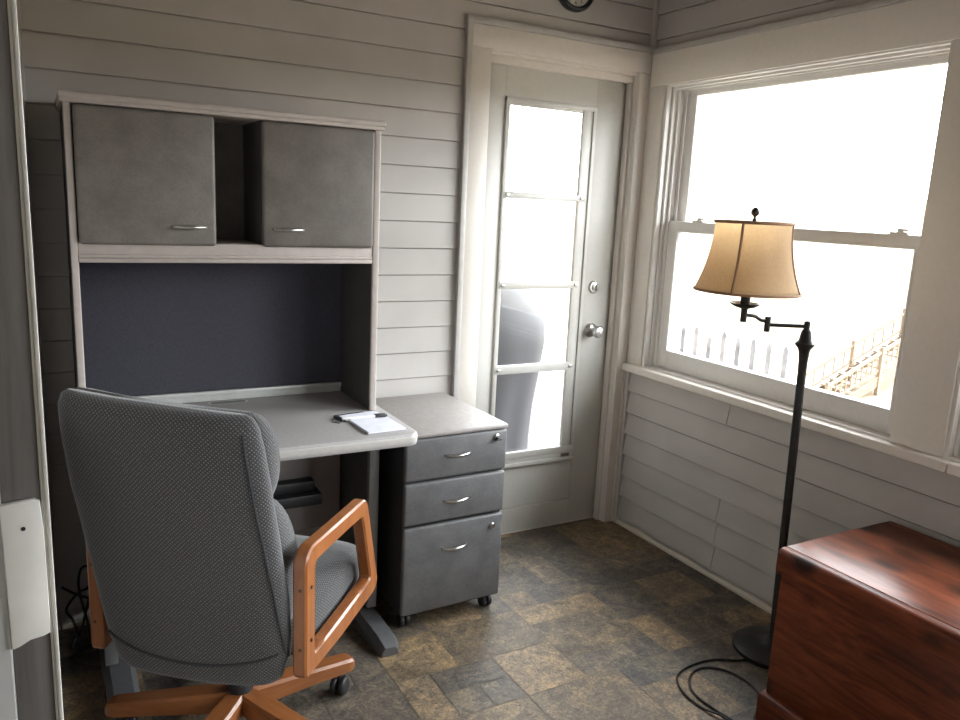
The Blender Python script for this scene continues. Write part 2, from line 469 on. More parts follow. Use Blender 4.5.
# door jambs and stops
bm = B()
box(bm, -.83, -.803, 0, .12, 0, 2.04); box(bm, -.072, -.058, 0, .12, 0, 2.04); box(bm, -.81, -.06, 0, .12, 2.028, 2.045)
box(bm, -.086, -.070, .022, .052, 0, 2.03, .002); box(bm, -.81, -.072, .0212, .052, 2.0, 2.032, .002)
box(bm, -.81, -.07, .055, .13, -.03, .005); box(bm, -.81, -.79, .099, .12, 0, 2.03); box(bm, -.10, -.06, .099, .12, 0, 2.03); box(bm, -.81, -.06, .099, .12, 2.0, 2.035); box(bm, -.80, -.06, .099, .125, -.02, .03)
structure(link('trim_7', bm, M_TRIMD, smooth=40))
# window casing (one long header, posts between the windows)
bm = B()
box(bm, -.02, 0, -4.22, -.022, 1.985, 2.117, .003)
box(bm, -.018, 0, W1[1]+.002, -.0, .778, 1.985, .003)
box(bm, -.018, 0, W2[1]-.0, W1[0]+.055, .778, 1.985, .003)
box(bm, -.018, 0, W3[1]-.002, W2[0]+.055, .778, 1.985, .003); box(bm, -.018, 0, -4.22, W3[0]+.055, .778, 1.985, .003)
structure(link('trim_8', bm, M_TRIM, smooth=40))
# worn baseboard strip on the right wall
bm = B()
prof = [(-.004, 0), (-.019, 0), (-.019, .009), (-.012, .019), (-.004, .021)]
ys = [-.03]
while ys[-1] > YR+.05: ys.append(ys[-1]-rnd.uniform(.05, .16))
prev = None
for y in ys:
    k = rnd.uniform(.75, 1.25)
    r = [bm.verts.new((p[0]*(.8+.2*k)-.002, y, p[1]*k)) for p in prof]
    if prev:
        for i in range(len(r)): bm.faces.new((prev[i], prev[(i+1) % len(r)], r[(i+1) % len(r)], r[i]))
    prev = r
structure(link('baseboard_right', bm, M_BASE))
bm = B(); box(bm, XL+.02, -.907, -.024, -.012, 0, .022, .003); structure(link('baseboard_back', bm, M_BASE))

# ------------------------------------------------------------------ windows
def window(name, y0, y1):
    root = empty(name, (0, (y0+y1)/2, ZS)); structure(root)
    def part(nm, bm, m, par=root, smooth=40):
        bmesh.ops.translate(bm, verts=bm.verts[:], vec=-Vector(root.location))
        return link(nm, bm, m, par, smooth)
    def frame(bm, x0, x1, a0, a1, z0, z1, st, top, bot, bev=.003):
        box(bm, x0, x1, a0, a0+st, z0, z1, bev); box(bm, x0, x1, a1-st, a1, z0, z1, bev)
        box(bm, x0+.0005, x1-.0005, a0+st*.9, a1-st*.9, z0, z0+bot, bev); box(bm, x0+.0005, x1-.0005, a0+st*.9, a1-st*.9, z1-top, z1, bev)
    # stepped jamb liner
    bm = B()
    frame(bm, -.012, .12, y0-.001, y1+.001, ZS, ZH+.005, .014, .012, .012)
    frame(bm, .012, .12, y0+.012, y1-.012, ZS, ZH, .014, .016, .008)
    frame(bm, .030, .036, y0+.02, y1-.02, ZS, ZH-.01, .022, .012, .004, .001)
    frame(bm, .068, .074, y0+.02, y1-.02, ZS, ZH-.01, .022, .012, .004, .001)
    part('window_frame', bm, M_WINDOW)
    # lower sash in front, upper sash behind
    a0, a1 = y0+.04, y1-.04
    bm = B(); frame(bm, .036, .066, a0, a1, ZS+.012, 1.427, .062, .045, .083, .003)
    frame(bm, .032, .04, a0+.054, a1-.054, ZS+.087, 1.39, .006, .006, .006, .001)
    low = part('lower_sash', bm, M_WINDOW)
    bm = B(); box(bm, .050, .054, a0+.06, a1-.06, ZS+.094, 1.384); part('pane', bm, M_GLASS, low, None)
    bm = B(); frame(bm, .074, .102, a0, a1, 1.385, ZH-.012, .058, .030, .04, .003)
    up = part('upper_sash', bm, M_WINDOW)
    bm = B(); box(bm, .086, .090, a0+.056, a1-.056, 1.423, ZH-.04); part('pane', bm, M_GLASS, up, None)
    for ly in (y1-.205, y0+.165):
        bm = B(); box(bm, .038, .066, ly-.03, ly+.03, 1.427, 1.434, .002); lathe(bm, [(.011, 1.434), (.011, 1.443), (.006, 1.447)], 14, (.052, ly, 0))
        box(bm, .045, .055, ly-.026, ly+.006, 1.437, 1.445, .002)
        part('sash_lock', bm, M_WINDOW, low)
    return root
w4 = window('added_hall_window', -.62, .62); w4.location = (-3.22, YR, ZS); w4.rotation_euler = (0, 0, -PI/2)  # unseen hall window, added to light the jamb from behind the camera
window('window_1', *W1); window('window_2', *W2); window('added_side_window', *W3)  # the last one is out of view, added for more daylight
bm = B()
box(bm, -.046, .04, -1.515, -.0, .744, .778, .006, 3); box(bm, -.046, .04, -4.24, -1.518, .744, .778, .006, 3)
structure(link('trim_9', bm, M_TRIM, smooth=40))     # window stool

# ------------------------------------------------------------------ the glazed door
dr = empty('door_1', (-.44, .06, .012)); structure(dr)
def dpart(nm, bm, m, par=None, smooth=40):
    bmesh.ops.translate(bm, verts=bm.verts[:], vec=-Vector(dr.location))
    return link(nm, bm, m, par or dr, smooth)
DX0, DX1 = -.802, -.074
GX0, GX1 = -.686, -.235
bm = B()
yf, yb = .058, .098
box(bm, DX0, GX0, yf, yb, .006, 2.026, .002); box(bm, GX1, DX1, yf, yb, .006, 2.026, .002)
box(bm, GX0, GX1, yf, yb, 1.882, 2.026, .0); box(bm, GX0, GX1, yf, yb, .006, .118)
box(bm, GX0+.0, GX1-.0, yf+.004, yb-.004, .121, .312); box(bm, GX0, GX1, yf, yb, .316, .355)
dpart('door_panel', bm, M_DOOR)
bm = B()                                   # storm insert frame with its channel
for (x0, x1) in ((-.686, -.667), (-.305, -.27)):
    box(bm, x0, x1, yf-.010, yf+.006, .352, 1.884, .002)
box(bm, -.27, -.252, yf-.003, yf+.006, .352, 1.884, .001); box(bm, -.252, -.236, yf-.010, yf+.006, .352, 1.884, .002)
box(bm, -.686, -.236, yf-.012, yf+.006, 1.868, 1.886, .002)
box(bm, -.686, -.236, yf-.014, yf+.006, .318, .336, .002); box(bm, -.686, -.236, yf-.008, yf+.006, .336, .356, .002); box(bm, -.686, -.236, yf-.0112, yf+.006, .356, .388, .003)
box(bm, -.675, -.30, yf-.006, yf+.006, 1.856, 1.87, .002)
fr = dpart('glazing_frame', bm, M_DOOR)
bm = B(); box(bm, -.306, -.262, yf-.0155, yf-.0135, .339, .353); dpart('maker_plate', bm, plain('bronze_plate', (.11, .10, .085), .4), fr)
for (z0, z1) in ((1.489, 1.517), (1.115, 1.146), (.747, .783)):
    bm = B(); box(bm, -.680, -.268, yf-.013, yf+.012, z0, z1, .003); o = dpart('crossbar', bm, M_DOOR, fr)
    for x in (-.664, -.288):
        bm = B(); box(bm, x-.009, x+.009, yf-.019, yf-.0125, (z0+z1)/2-.006, (z0+z1)/2+.006, .002); dpart('clip', bm, M_STEEL, fr)
zs = [(.386, .75), (.78, 1.118), (1.144, 1.492), (1.515, 1.86)]
for z0, z1 in zs:
    bm = B(); box(bm, -.668, -.302, .070, .074, z0, z1); dpart('pane', bm, M_GLASS, dr, None)
RX = Matrix.Rotation(PI/2, 4, 'X')         # lathe axis z -> -y
def on_door(prof, x, z, n=28):
    bm = B(); lathe(bm, prof, n, M=Matrix.Translation((x, yf, z)) @ RX); return bm
KX = -.180
bm = on_door([(.001, -.002), (.029, -.002), (.029, .004), (.024, .010), (.018, .011), (.018, .016), (.012, .019), (.001, .019)], KX, 1.118)
dl = dpart('deadbolt', bm, M_SATIN)
bm = B(); box(bm, KX-.0035, KX+.0035, yf-.032, yf-.015, 1.106, 1.130, .003); dpart('thumb_turn', bm, M_STEEL, dl)
bm = on_door([(.001, -.002), (.033, -.002), (.033, .004), (.026, .012), (.013, .016), (.011, .034), (.020, .042), (.027, .052), (.0275, .062), (.022, .071), (.012, .074), (.001, .074)], KX, .922)
kb = dpart('door_knob', bm, M_SATIN)
bm = on_door([(.001, .0735), (.008, .0735), (.008, .077), (.001, .077)], KX, .922, 16); dpart('keyhole_button', bm, M_STEEL, kb)
# left doorway: jamb edge beside the camera
bm = B(); box(bm, -2.50, -2.3708, -2.205, -2.15, 0, 2.05, .001); box(bm, -2.50, -2.372, -3.05, -2.205, 2.03, 2.05); box(bm, -2.5, -2.372, -3.05, -3.03, 0, 2.05)
structure(link('trim_10', bm, M_GREYPAINT))
jb = empty('trim_11', (-2.36, -2.19, 0)); structure(jb)
def jpart(nm, bm, m):
    bmesh.ops.translate(bm, verts=bm.verts[:], vec=-Vector(jb.location)); return link(nm, bm, m, jb, 40)
bm = B(); box(bm, -2.3706, -2.3486, -2.203, -2.16, 0, 2.2, .001); jpart('door_stop', bm, M_JAMB)
bm = B(); box(bm, -2.3486, -2.3466, -2.2045, -2.16, 0, 2.2, .0006); box(bm, -2.3466, -2.3441, -2.206, -2.19, 0, 2.2, .0008); jpart('weather_strip', bm, M_JAMBSTRIP)
bm = B()
poly = [(x, z+.0065) for x, z in [(-2.3716, 1.254), (-2.352, 1.2555), (-2.3494, 1.2535), (-2.3482, 1.235), (-2.3480, 1.172), (-2.3484, 1.1615), (-2.352, 1.1600), (-2.360, 1.1588), (-2.366, 1.1555), (-2.3706, 1.154)]]
prism(bm, poly, 'y', -2.2075, -2.2025, bev=.0006, seg=2)
jpart('strike_plate', bm, M_WHITEP)
bm = B(); lathe(bm, [(.0002, 0), (.0014, 0), (.0014, .0006), (.0002, .0006)], 10, M=Matrix.Translation((-2.3595, -2.2073, 1.2435)) @ RX); jpart('screw', bm, M_DARK)

# ------------------------------------------------------------------ desk
desk = empty('computer_desk', (-1.82, -.33, 0))
tag(desk, 'grey topped computer desk on T shaped feet under the hutch', 'desk')
def mkpart(root):
    inv = Matrix.Translation(root.location) @ Matrix.Rotation(root.rotation_euler.z, 4, 'Z')
    inv = inv.inverted()
    def f(nm, bm, m, par=None, smooth=40):
        bmesh.ops.transform(bm, matrix=inv, verts=bm.verts[:]); return link(nm, bm, m, par or root, smooth)
    return f
P = mkpart(desk)
bm = B()
poly = round_poly([(-2.29, -.012), (-2.29, -.64), (-1.343, -.64), (-1.343, -.012)], [.004, .035, .035, .004], 6)
prism(bm, poly, 'z', .715, .755, bev=.006, seg=3)
P('desktop', bm, M_GREYTOP)
bm = B(); prism(bm, round_poly([(-2.29, -.012), (-2.29, -.6415), (-1.3415, -.6415), (-1.3415, -.012)], [.004, .035, .035, .004], 6), 'z', .721, .749, bev=.006, seg=3)
P('edge_band', bm, noisy('pale_edge_band', (.43, .41, .385), .05, 60, .4))
for sx in (-1, 1):
    cx = -1.398 if sx > 0 else -2.225
    bm = B(); box(bm, cx-.015, cx+.015, -.38, -.03, .07, .715, .002); lp = P('leg', bm, M_INNER)
    bm = B(); box(bm, cx-.018, cx+.018, -.402, -.378, .055, .715, .004); P('leg_edge', bm, M_LEG, lp)
    bm = B()
    fx = cx-.02*sx
    pr = [(-.045, 0), (-.045, .03), (-.028, .052), (.028, .052), (.045, .03), (.045, 0)]
    ys = [-.04, -.36, -.56, -.60, -.622]; sc = [1, 1, .92, .84, .6]
    loft(bm, [[(fx+a*s, y, b*(1 if i < 3 else (.85 if i == 3 else .55))+.0) for a, b in pr] for i, (y, s) in enumerate(zip(ys, sc))])
    P('foot', bm, M_FOOT, lp, 35)
bm = B(); box(bm, -2.23, -1.42, -.115, -.097, .26, .715, .001); P('modesty_panel', bm, noisy('brown_grey_panel', (.27, .24, .23), .06, 20, .6))
bm = B(); box(bm, -2.0, -1.515, -.205, -.115, .385, .425, .004); box(bm, -2.0, -1.53, -.165, -.115, .425, .462, .004)
P('cable_tray', bm, M_DARK)
bm = B()
cxg, cyg = -1.81, -.078
def stad(w, h, z, n=10):
    out = []
    for k in range(n+1): a = -PI/2+PI*k/n; out.append((cxg+w+h*math.cos(a), cyg+h*math.sin(a), z))
    for k in range(n+1): a = PI/2+PI*k/n; out.append((cxg-w+h*math.cos(a), cyg+h*math.sin(a), z))
    return out
loft(bm, [stad(.048, .018, .7540), stad(.048, .018, .7551), stad(.0475, .0165, .7554), stad(.046, .0145, .7553), stad(.046, .0145, .7545)], cap=True)
gm = P('grommet', bm, M_STRIP)
bm = B(); loft(bm, [stad(.045, .0135, .7545), stad(.045, .0135, .7552)]); P('grommet_cap', bm, M_FOOT, gm)

# ------------------------------------------------------------------ hutch
ht = empty('desk_hutch', (-1.82, -.18, .755))
tag(ht, 'tall taupe hutch with two grey doors standing on the desk', 'hutch')
P = mkpart(ht)
HF = -.345
for x0, x1 in ((-2.2715, -2.2525), (-1.3975, -1.3745)):
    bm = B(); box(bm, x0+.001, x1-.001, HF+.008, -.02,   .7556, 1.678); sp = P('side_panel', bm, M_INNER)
    bm = B(); box(bm, x0, x1, HF, HF+.012,   .7556, 1.678, .004, 3); P('front_edge', bm, M_TAUPE, sp)
bm = B()
box(bm, -2.283, -1.366, HF-.022, -.015, 1.684, 1.702, .006, 3); box(bm, -2.279, -1.370, HF-.017, -.015, 1.674, 1.688, .004, 2)
P('top_panel', bm, M_TAUPE)
bm = B(); box(bm, -2.2525, -1.3975, HF+.003, -.03, 1.262, 1.309, .002); box(bm, -2.2525, -1.3975, HF-.003, HF+.02, 1.2527, 1.266, .004, 2); box(bm, -2.2525, -1.3975, HF-.001, HF+.02, 1.266, 1.276, .003, 2)
P('shelf', bm, M_TAUPE)
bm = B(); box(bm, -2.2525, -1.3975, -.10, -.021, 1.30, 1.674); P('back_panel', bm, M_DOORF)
for x in (-1.9035, -1.7535):
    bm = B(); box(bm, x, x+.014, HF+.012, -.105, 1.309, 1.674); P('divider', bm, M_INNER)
bm = B(); box(bm, -2.2525, -1.3975, -.045, -.021, .792, 1.262, .002); P('tack_board', bm, M_NAVY)
bm = B(); box(bm, -2.2525, -1.3975, -.052, -.021, .7558, .792, .003); box(bm, -2.2525, -1.3975, -.058, -.03, .776, .792, .003); P('rail', bm, M_STRIP)
def bar_handle(bm, cx, y, z, L=.095, out=.021):
    """bowed, tapered pull"""
    n = 14; rings = []
    for i in range(n+1):
        t = i/n*2-1
        yy = y-out*(1-t*t)**.75
        w = .0035+.0042*(1-t*t); h = .0025+.0035*(1-t*t)
        rings.append([(cx+t*L/2, yy+w*math.cos(2*PI*k/10)*.7, z+h*math.sin(2*PI*k/10)) for k in range(10)])
    loft(bm, rings)
    for s in (-1, 1):
        lathe(bm, [(.004, -.001), (.004, .006)], 8, M=Matrix.Translation((cx+s*L*.46, y, z)) @ RX)
for x0, x1, hx in ((-2.250, -1.8885, -1.963), (-1.7545, -1.3995, -1.676)):
    bm = B(); box(bm, x0, x1, HF-.014, HF+.006, 1.3035, 1.672, .011, 4); d = P('door', bm, M_DOORF)
    bm = B(); bar_handle(bm, hx, HF-.014, 1.357); P('handle', bm, M_STEEL, d)

# ------------------------------------------------------------------ filing cabinet
cab = empty('filing_cabinet', (-1.145, -.27, 0), math.radians(1.2))
tag(cab, 'grey three drawer filing cabinet on casters between desk and door', 'filing cabinet')
def CP(nm, bm, m, par=None, smooth=40): return link(nm, bm, m, par or cab, smooth)
hw = .198; yF, yB = -.235, .245
bm = B(); box(bm, -hw+.004, hw-.004, yF+.012, yB, .058, .695, .002); CP('case', bm, plain('black_laminate', (.028, .028, .03), .5))
bm = B(); box(bm, -hw, hw, yF-.010, yB+.002, .694, .711, .006, 3); CP('top', bm, noisy('brown_grey_laminate', (.31, .285, .27), .09, 60, .5, 5))
for z0, z1, hz, lz in ((.544, .692, .625, .668), (.388, .538, .462, None), (.060, .380, .288, .338)):
    bm = B(); box(bm, -hw+.001, hw-.001, yF-.008, yF+.012, z0, z1, .010, 3); d = CP('drawer', bm, M_DRAWER)
    bm = B(); bar_handle(bm, .0, yF-.008, hz, .10, .022); CP('handle', bm, M_SATIN, d)
    if lz:
        bm = B(); lathe(bm, [(.001, -.002), (.0115, -.002), (.0115, .004), (.009, .006), (.001, .006)], 18, M=Matrix.Translation((.150, yF-.008, lz)) @ RX)
        lk = CP('lock', bm, M_SATIN, d)
        if z0 > .5:
            bm = B(); box(bm, .141, .168, yF-.022, yF-.012, lz-.012, lz-.008, .002); lathe(bm, [(.004, .004), (.004, .014)], 8, M=Matrix.Translation((.150, yF-.008, lz-.004)) @ RX); CP('key', bm, M_DARK, lk)
for sx in (-1, 1):
    for y in (yF+.04, yB-.05):
        bm = B(); box(bm, sx*.165-.012, sx*.165+.012, y-.014, y+.014, .045, .058, .002)
        for s in (-1, 1):
            lathe(bm, [(.008, -.008), (.021, -.008), (.0235, -.005), (.0235, .005), (.021, .008), (.008, .008)], 18, M=Matrix.Translation((sx*.165+s*.011, y, .0235)) @ Matrix.Rotation(PI/2, 4, 'Y'))
        CP('caster', bm, M_DARK)

# ------------------------------------------------------------------ office chair
chair = empty('office_chair', (-1.933, -.796, 0), -.671)
tag(chair, 'dotted grey fabric office chair with wooden arms facing the desk', 'chair')
def HP(nm, bm, m, par=None, smooth=50): return link(nm, bm, m, par or chair, smooth)
def interp(tab, z):
    for (z0, *a), (z1, *b) in zip(tab, tab[1:]):
        if z <= z1:
            t = 0 if z1 == z0 else max(0, (z-z0)/(z1-z0)); t = t*t*(3-2*t)*.3+t*.7
            return [p+(q-p)*t for p, q in zip(a, b)]
    return tab[-1][1:]
# rear surface:   z, y of the rear centre, half width, forward sweep of the side edges, thickness
BK = [(.316, -.235, .165, .010, .05), (.322, -.250, .190, .012, .07), (.34, -.256, .212, .014, .08), (.42, -.266, .234, .016, .085), (.55, -.285, .240, .018, .085), (.68, -.312, .240, .020, .085),
      (.82, -.340, .240, .022, .08), (.93, -.357, .236, .022, .08), (.985, -.362, .230, .022, .075), (1.008, -.352, .220, .022, .05), (1.016, -.337, .208, .02, .025)]
def back_ring(z, tab, n=26, off=0.0):
    y, w, sw, th = interp(tab, z)
    pts = []
    # rear edge from +w to -w then front edge back: soft rounded ends
    for k in range(n):
        a = 2*PI*k/n
        ca, sa = math.cos(a), math.sin(a)
        px = w*math.copysign(abs(ca)**.55, ca)
        py = math.copysign(abs(sa)**.7, sa)*th/2
        u_ = px/w
        pts.append((px-.028*max(0, z-.4)/.6, y+th/2+sw*u_*u_+py+off, z-.012*px/.23*max(0, z-.4)/.6))
    # start the loop at the front so that the UV seam hides there
    k0 = n//4
    return pts[k0:]+pts[:k0]
bm = B(); uv = bm.loops.layers.uv.new('UVMap')
zs_ = [.316, .319, .325, .337, .36, .40, .45, .5, .55, .6, .65, .7, .75, .8, .85, .9, .94, .97, .985, .998, 1.008, 1.016]
loft(bm, [back_ring(z, BK, 40) for z in zs_], uvlay=uv)
bk = HP('backrest', bm, M_FAB, smooth=80)
# piping seams: along both sides and the bowed seam near the bottom
M_PIPE = plain('dark_grey_piping', (.03, .03, .034), .9)
def on_back(x, z, d=-.0015):
    y, w, sw, th = interp(BK, z); u_ = min(1, abs(x)/w)
    k = (1-min(1, u_**(2/.55)))**.5 if u_ < 1 else 0
    return (x-.028*max(0, z-.4)/.6, y+th/2+sw*u_*u_-th/2*max(k, 0)**.7+d, z-.012*x/.23*max(0, z-.4)/.6)
bm = B()
for s in (1,):
    tube(bm, [on_back(s*(.229-.022*(z-.4)/.6), z) for z in [.40+.0275*i for i in range(22)]], .0032, 6)
tube(bm, [on_back(-.215+.43*i/24, .375+.04*((-.215+.43*i/24)/.215)**2) for i in range(25)], .0034, 6)
HP('piping', bm, M_PIPE, bk)
# front cushions
def cushion(name, z0, z1, w, thick, squash=.5):
    bm = B(); uv = bm.loops.layers.uv.new('UVMap'); rings = []; n = 36
    for i in range(15):
        t = i/14; v = math.sin(t*PI)**squash if 0 < t < 1 else .05
        z = z0+(z1-z0)*t
        y, w0, sw, th = interp(BK, min(max(z, .34), 1.0))
        ww = w*(.90+.10*v); tt = thick*max(v, .25)
        ring = []
        for k in range(n):
            a = 2*PI*k/n; ca, sa = math.cos(a), math.sin(a)
            px = ww*math.copysign(abs(ca)**.45, ca); u_ = px/ww
            ring.append((px-.028*max(0, z-.4)/.6, y+th*.62+sw*u_*u_*1.1+tt*.5+math.copysign(abs(sa)**.6, sa)*tt/2, z-.012*px/.23*max(0, z-.4)/.6))
        rings.append(ring)
    loft(bm, rings, uvlay=uv); return HP(name, bm, M_FAB, smooth=80)
cushion('head_cushion', .79, 1.014, .226, .125, .38)
cushion('lumbar_cushion', .44, .81, .228, .150, .38)
# seat
bm = B(); uv = bm.loops.layers.uv.new('UVMap'); rings = []
for y, zt, zb, w in ((-.175, .455, .41, .20), (-.165, .475, .375, .222), (-.12, .485, .340, .240), (0, .487, .335, .250), (.12, .490, .335, .257), (.22, .488, .34, .260), (.275, .472, .368, .254), (.305, .445, .38, .248), (.318, .42, .395, .235)):
    ring = []
    for k in range(36):
        a = 2*PI*k/36; ca, sa = math.cos(a), math.sin(a)
        px = w*math.copysign(abs(ca)**.4, ca); pz = (zt+zb)/2+math.copysign(abs(sa)**.5, sa)*(zt-zb)/2
        ring.append((px, y, pz))
    rings.append(ring[27:]+ring[:27])
loft(bm, rings, uvlay=uv); HP('seat', bm, M_FAB, smooth=80)
# arms: closed wooden loops
def arm(s):
    P4 = [(-.198, .352), (-.198, .655), (.124, .652), (.206, .392)]
    outer = round_poly([(-.224, .350), (-.224, .672), (.140, .668), (.232, .385), (.215, .362), (-.03, .346)], [.006, .045, .030, .02, .02, .1], 6)
    inner = round_poly([(-.176, .392), (-.176, .628), (.110, .624), (.178, .412)], [.006, .016, .012, .012], 6)
    bm = B()
    def P3(u_, v_, a): 
        t = (u_+.224)/.45
        return (s*(.26+.035*t)+a, u_, v_)
    def resample(poly, c, N=64):
        # rays from the centre, so both loops pair up
        out = []
        for k in range(N):
            a = 2*PI*k/N; d = Vector((math.cos(a), math.sin(a))); best = None
            for i in range(len(poly)):
                p, q = Vector(poly[i])-c, Vector(poly[(i+1) % len(poly)])-c
                e = q-p; den = d.x*e.y-d.y*e.x
                if abs(den) < 1e-9: continue
                t = (p.x*e.y-p.y*e.x)/den; w_ = (p.x*d.y-p.y*d.x)/den
                if t > 0 and -1e-6 <= w_ <= 1+1e-6 and (best is None or t > best): best = t
            out.append(tuple(c+d*best))
        return out
    # use the exact corner-preserving loops by sampling densely
    c = Vector((-.015, .51)); N = 160
    O = resample(outer, c, N); I = resample(inner, c, N)
    h = .0175; e = .005
    def ins(A, k, d): # shrink towards/away from centre of the band
        return [tuple(Vector(p)+(Vector(q)-Vector(p)).normalized()*d) for p, q in zip(A, k)]
    O2 = ins(O, I, e); I2 = ins(I, O, e)
    loops = [(O2, -h), (O, -h+e), (O, h-e), (O2, h), (I2, h), (I, h-e), (I, -h+e), (I2, -h)]
    V = [[bm.verts.new(P3(p[0], p[1], a)) for p in L] for L, a in loops]
    for i in range(8):
        A, Bq = V[i], V[(i+1) % 8]
        for k in range(N): bm.faces.new((A[k], A[(k+1) % N], Bq[(k+1) % N], Bq[k]))
    o = HP('armrest', bm, M_OAK, smooth=35)
    for z, M in [(z, Matrix.Translation((s*.262, -.2235, z)) @ RX) for z in (.425, .575)]+[(z, Matrix.Translation((s*.264+s*.0172, -.20, z)) @ Matrix.Rotation(s*PI/2, 4, 'Y')) for z in (.44, .575)]:
        bm = B(); lathe(bm, [(.0005, -.001), (.0045, -.001), (.0045, .0012), (.0005, .0012)], 12, M=M)
        HP('screw_plug', bm, M_PLUG, o)
M_PLUG = plain('dark_wood_plug', (.08, .03, .012), .5)
arm(1); arm(-1)
bm = B(); box(bm, -.235, .235, -.10, .16, .325, .34, .004); box(bm, -.09, .09, -.09, .12, .295, .328, .006)
HP('seat_mechanism', bm, M_DARK)
bm = B(); lathe(bm, [(.034, .075), (.034, .16), (.027, .165), (.027, .235), (.021, .24), (.021, .30)], 24); HP('gas_column', bm, M_DARK)
A0 = math.degrees(math.radians(11.9)+.671)
for k in range(5):
    a = math.radians(A0+72*k); Rz = Matrix.Rotation(a, 4, 'Z')
    bm = B()
    pr = lambda w, zt, zb: [(-w, zb), (-w, zt-.007), (-w+.007, zt), (w-.007, zt), (w, zt-.007), (w, zb)]
    rings = []
    for x, w, zt, zb in ((.012, .026, .140, .085), (.10, .031, .134, .082), (.22, .029, .122, .078), (.325, .027, .110, .072), (.345, .024, .106, .074), (.352, .018, .100, .078)):
        rings.append([(x, p[0], p[1]) for p in pr(w, zt, zb)])
    loft(bm, rings)
    o = HP('base_leg', bm, M_OAKB, None, 35); o.matrix_local = Rz
    bm = B(); cx = .318; sw = rnd.uniform(-1, 1)
    Rc = Matrix.Translation((cx, 0, 0)) @ Matrix.Rotation(sw, 4, 'Z')
    lathe(bm, [(.006, .05), (.006, .08)], 10, M=Rc)
    for s in (-1, 1):
        lathe(bm, [(.006, -.009), (.024, -.009), (.0275, -.005), (.0275, .004), (.022, .009), (.006, .009)], 20, M=Rc @ Matrix.Translation((-.012, s*.013, .0275)) @ Matrix.Rotation(PI/2, 4, 'X'))
    box(bm, -.020, .014, -.006, .006, .03, .058, .003, M=Rc)
    HP('caster', bm, M_DARK, o)

# ------------------------------------------------------------------ things on the desk
pad = empty('notepad', (-1.44, -.518, .755), math.radians(2.5)); tag(pad, 'small white notepad nearest the front right corner of the desk', 'notepad')
bm = B(); box(bm, -.064, .064, -.079, .079, .0, .0012, .0); link('cover', bm, plain('grey_board', (.25, .24, .24), .7), pad)
bm = B(); box(bm, -.064, .064, -.079, .079, .0012, .008, .0006, 1); link('pages', bm, M_PAPER, pad)
bm = B(); box(bm, -.0645, .0645, .070, .0795, .0005, .0085, .0008, 1); link('binding', bm, plain('pale_binding', (.55, .55, .6), .6), pad)
pen = empty('pen', (-1.447, -.4535, .7675), math.radians(-3)); tag(pen, 'white pen with a black cap lying across top of the notepad', 'pen')
RY = Matrix.Rotation(PI/2, 4, 'Y')
bm = B(); lathe(bm, [(.001, -.085), (.003, -.078), (.0038, -.07), (.0038, .03), (.0038, .04)], 14, M=RY); link('barrel', bm, M_WHITEP, pen, 40)
bm = B(); lathe(bm, [(.0048, .026), (.005, .030), (.005, .062), (.0036, .066)], 14, M=RY); box(bm, .022, .06, -.0015, .0015, .0055, .0085, .001); link('cap', bm, M_BLACKC, pen, 40)
pouch = empty('checkbook', (-1.458, -.413, .755), math.radians(8)); tag(pouch, 'slim folder of white slips with a black edge behind the notepad', 'folder')
bm = B(); box(bm, -.078, .068, -.026, .03, .0, .0025, .001); box(bm, -.078, -.064, -.026, .03, .0025, .0085, .001); box(bm, -.078, .03, .0285, .034, .0, .0105, .001); link('cover', bm, M_BLACKC, pouch)
bm = B(); box(bm, -.064, .070, -.027, .028, .0025, .0085, .0008); link('slips', bm, M_PAPER, pouch)
bm = B(); tube(bm, smooth_path([(-1.54, -.455, .7568), (-1.555, -.44, .7568), (-1.55, -.425, .7568), (-1.535, -.43, .7568), (-1.528, -.445, .7568), (-1.54, -.458, .758)]), .0016, 6)
tag(link('key_ring', bm, M_STEEL, None, 60, (-1.545, -.44, .755)), 'little metal ring lying left of the pen tip', 'ring')

# ------------------------------------------------------------------ floor lamp
LX, LY = -.222, -1.141
lamp = empty('floor_lamp', (LX, LY, 0)); tag(lamp, 'black swing arm floor lamp with bell shade in front of window', 'floor lamp')
def LP(nm, bm, m, par=None, smooth=45): return link(nm, bm, m, par or lamp, smooth)
bm = B(); lathe(bm, [(.001, 0), (.127, 0), (.130, .004), (.130, .016), (.122, .023), (.07, .028), (.035, .031), (.026, .040), (.020, .052), (.016, .056), (.001, .056)], 44); LP('base', bm, M_IRON)
lean = -.032                                 # the pole leans a little
def pl(z): return (lean*z/1.1, 0, z)
bm = B(); tube(bm, [pl(.05), pl(.06), pl(.5), pl(.98), pl(1.03)], [.016, .0135, .0135, .0135, .0135], 18)
for z in (): tube(bm, [pl(z-.006), pl(z-.003), pl(z+.003), pl(z+.006)], [.0136, .0152, .0152, .0136], 18)
LP('pole', bm, M_IRON)
bm = B(); prof = [(.0136, .985), (.0145, 1.02), (.017, 1.05), (.0205, 1.060), (.030, 1.072), (.030, 1.078), (.021, 1.086), (.018, 1.10), (.015, 1.115), (.0085, 1.125), (.0085, 1.145), (.004, 1.149)]
tube(bm, [pl(z) for r, z in prof], [r for r, z in prof], 24); LP('finial_collar', bm, M_IRON)
top = Vector(pl(1.131))
adir = Vector((-.874, .484, 0)).normalized()
side = Vector((-.484, -.874, 0))
j1 = top+adir*.125+Vector((0, 0, .0)); j2 = j1+adir*.084+side*.02
bm = B(); tube(bm, [top, top+adir*.03, j1], .0065, 12)
tube(bm, [top+Vector((0, 0, -.012)), top+Vector((0, 0, .016))], .0095, 12)
tube(bm, [j1+Vector((0, 0, -.022)), j1+Vector((0, 0, .026))], .0095, 14)
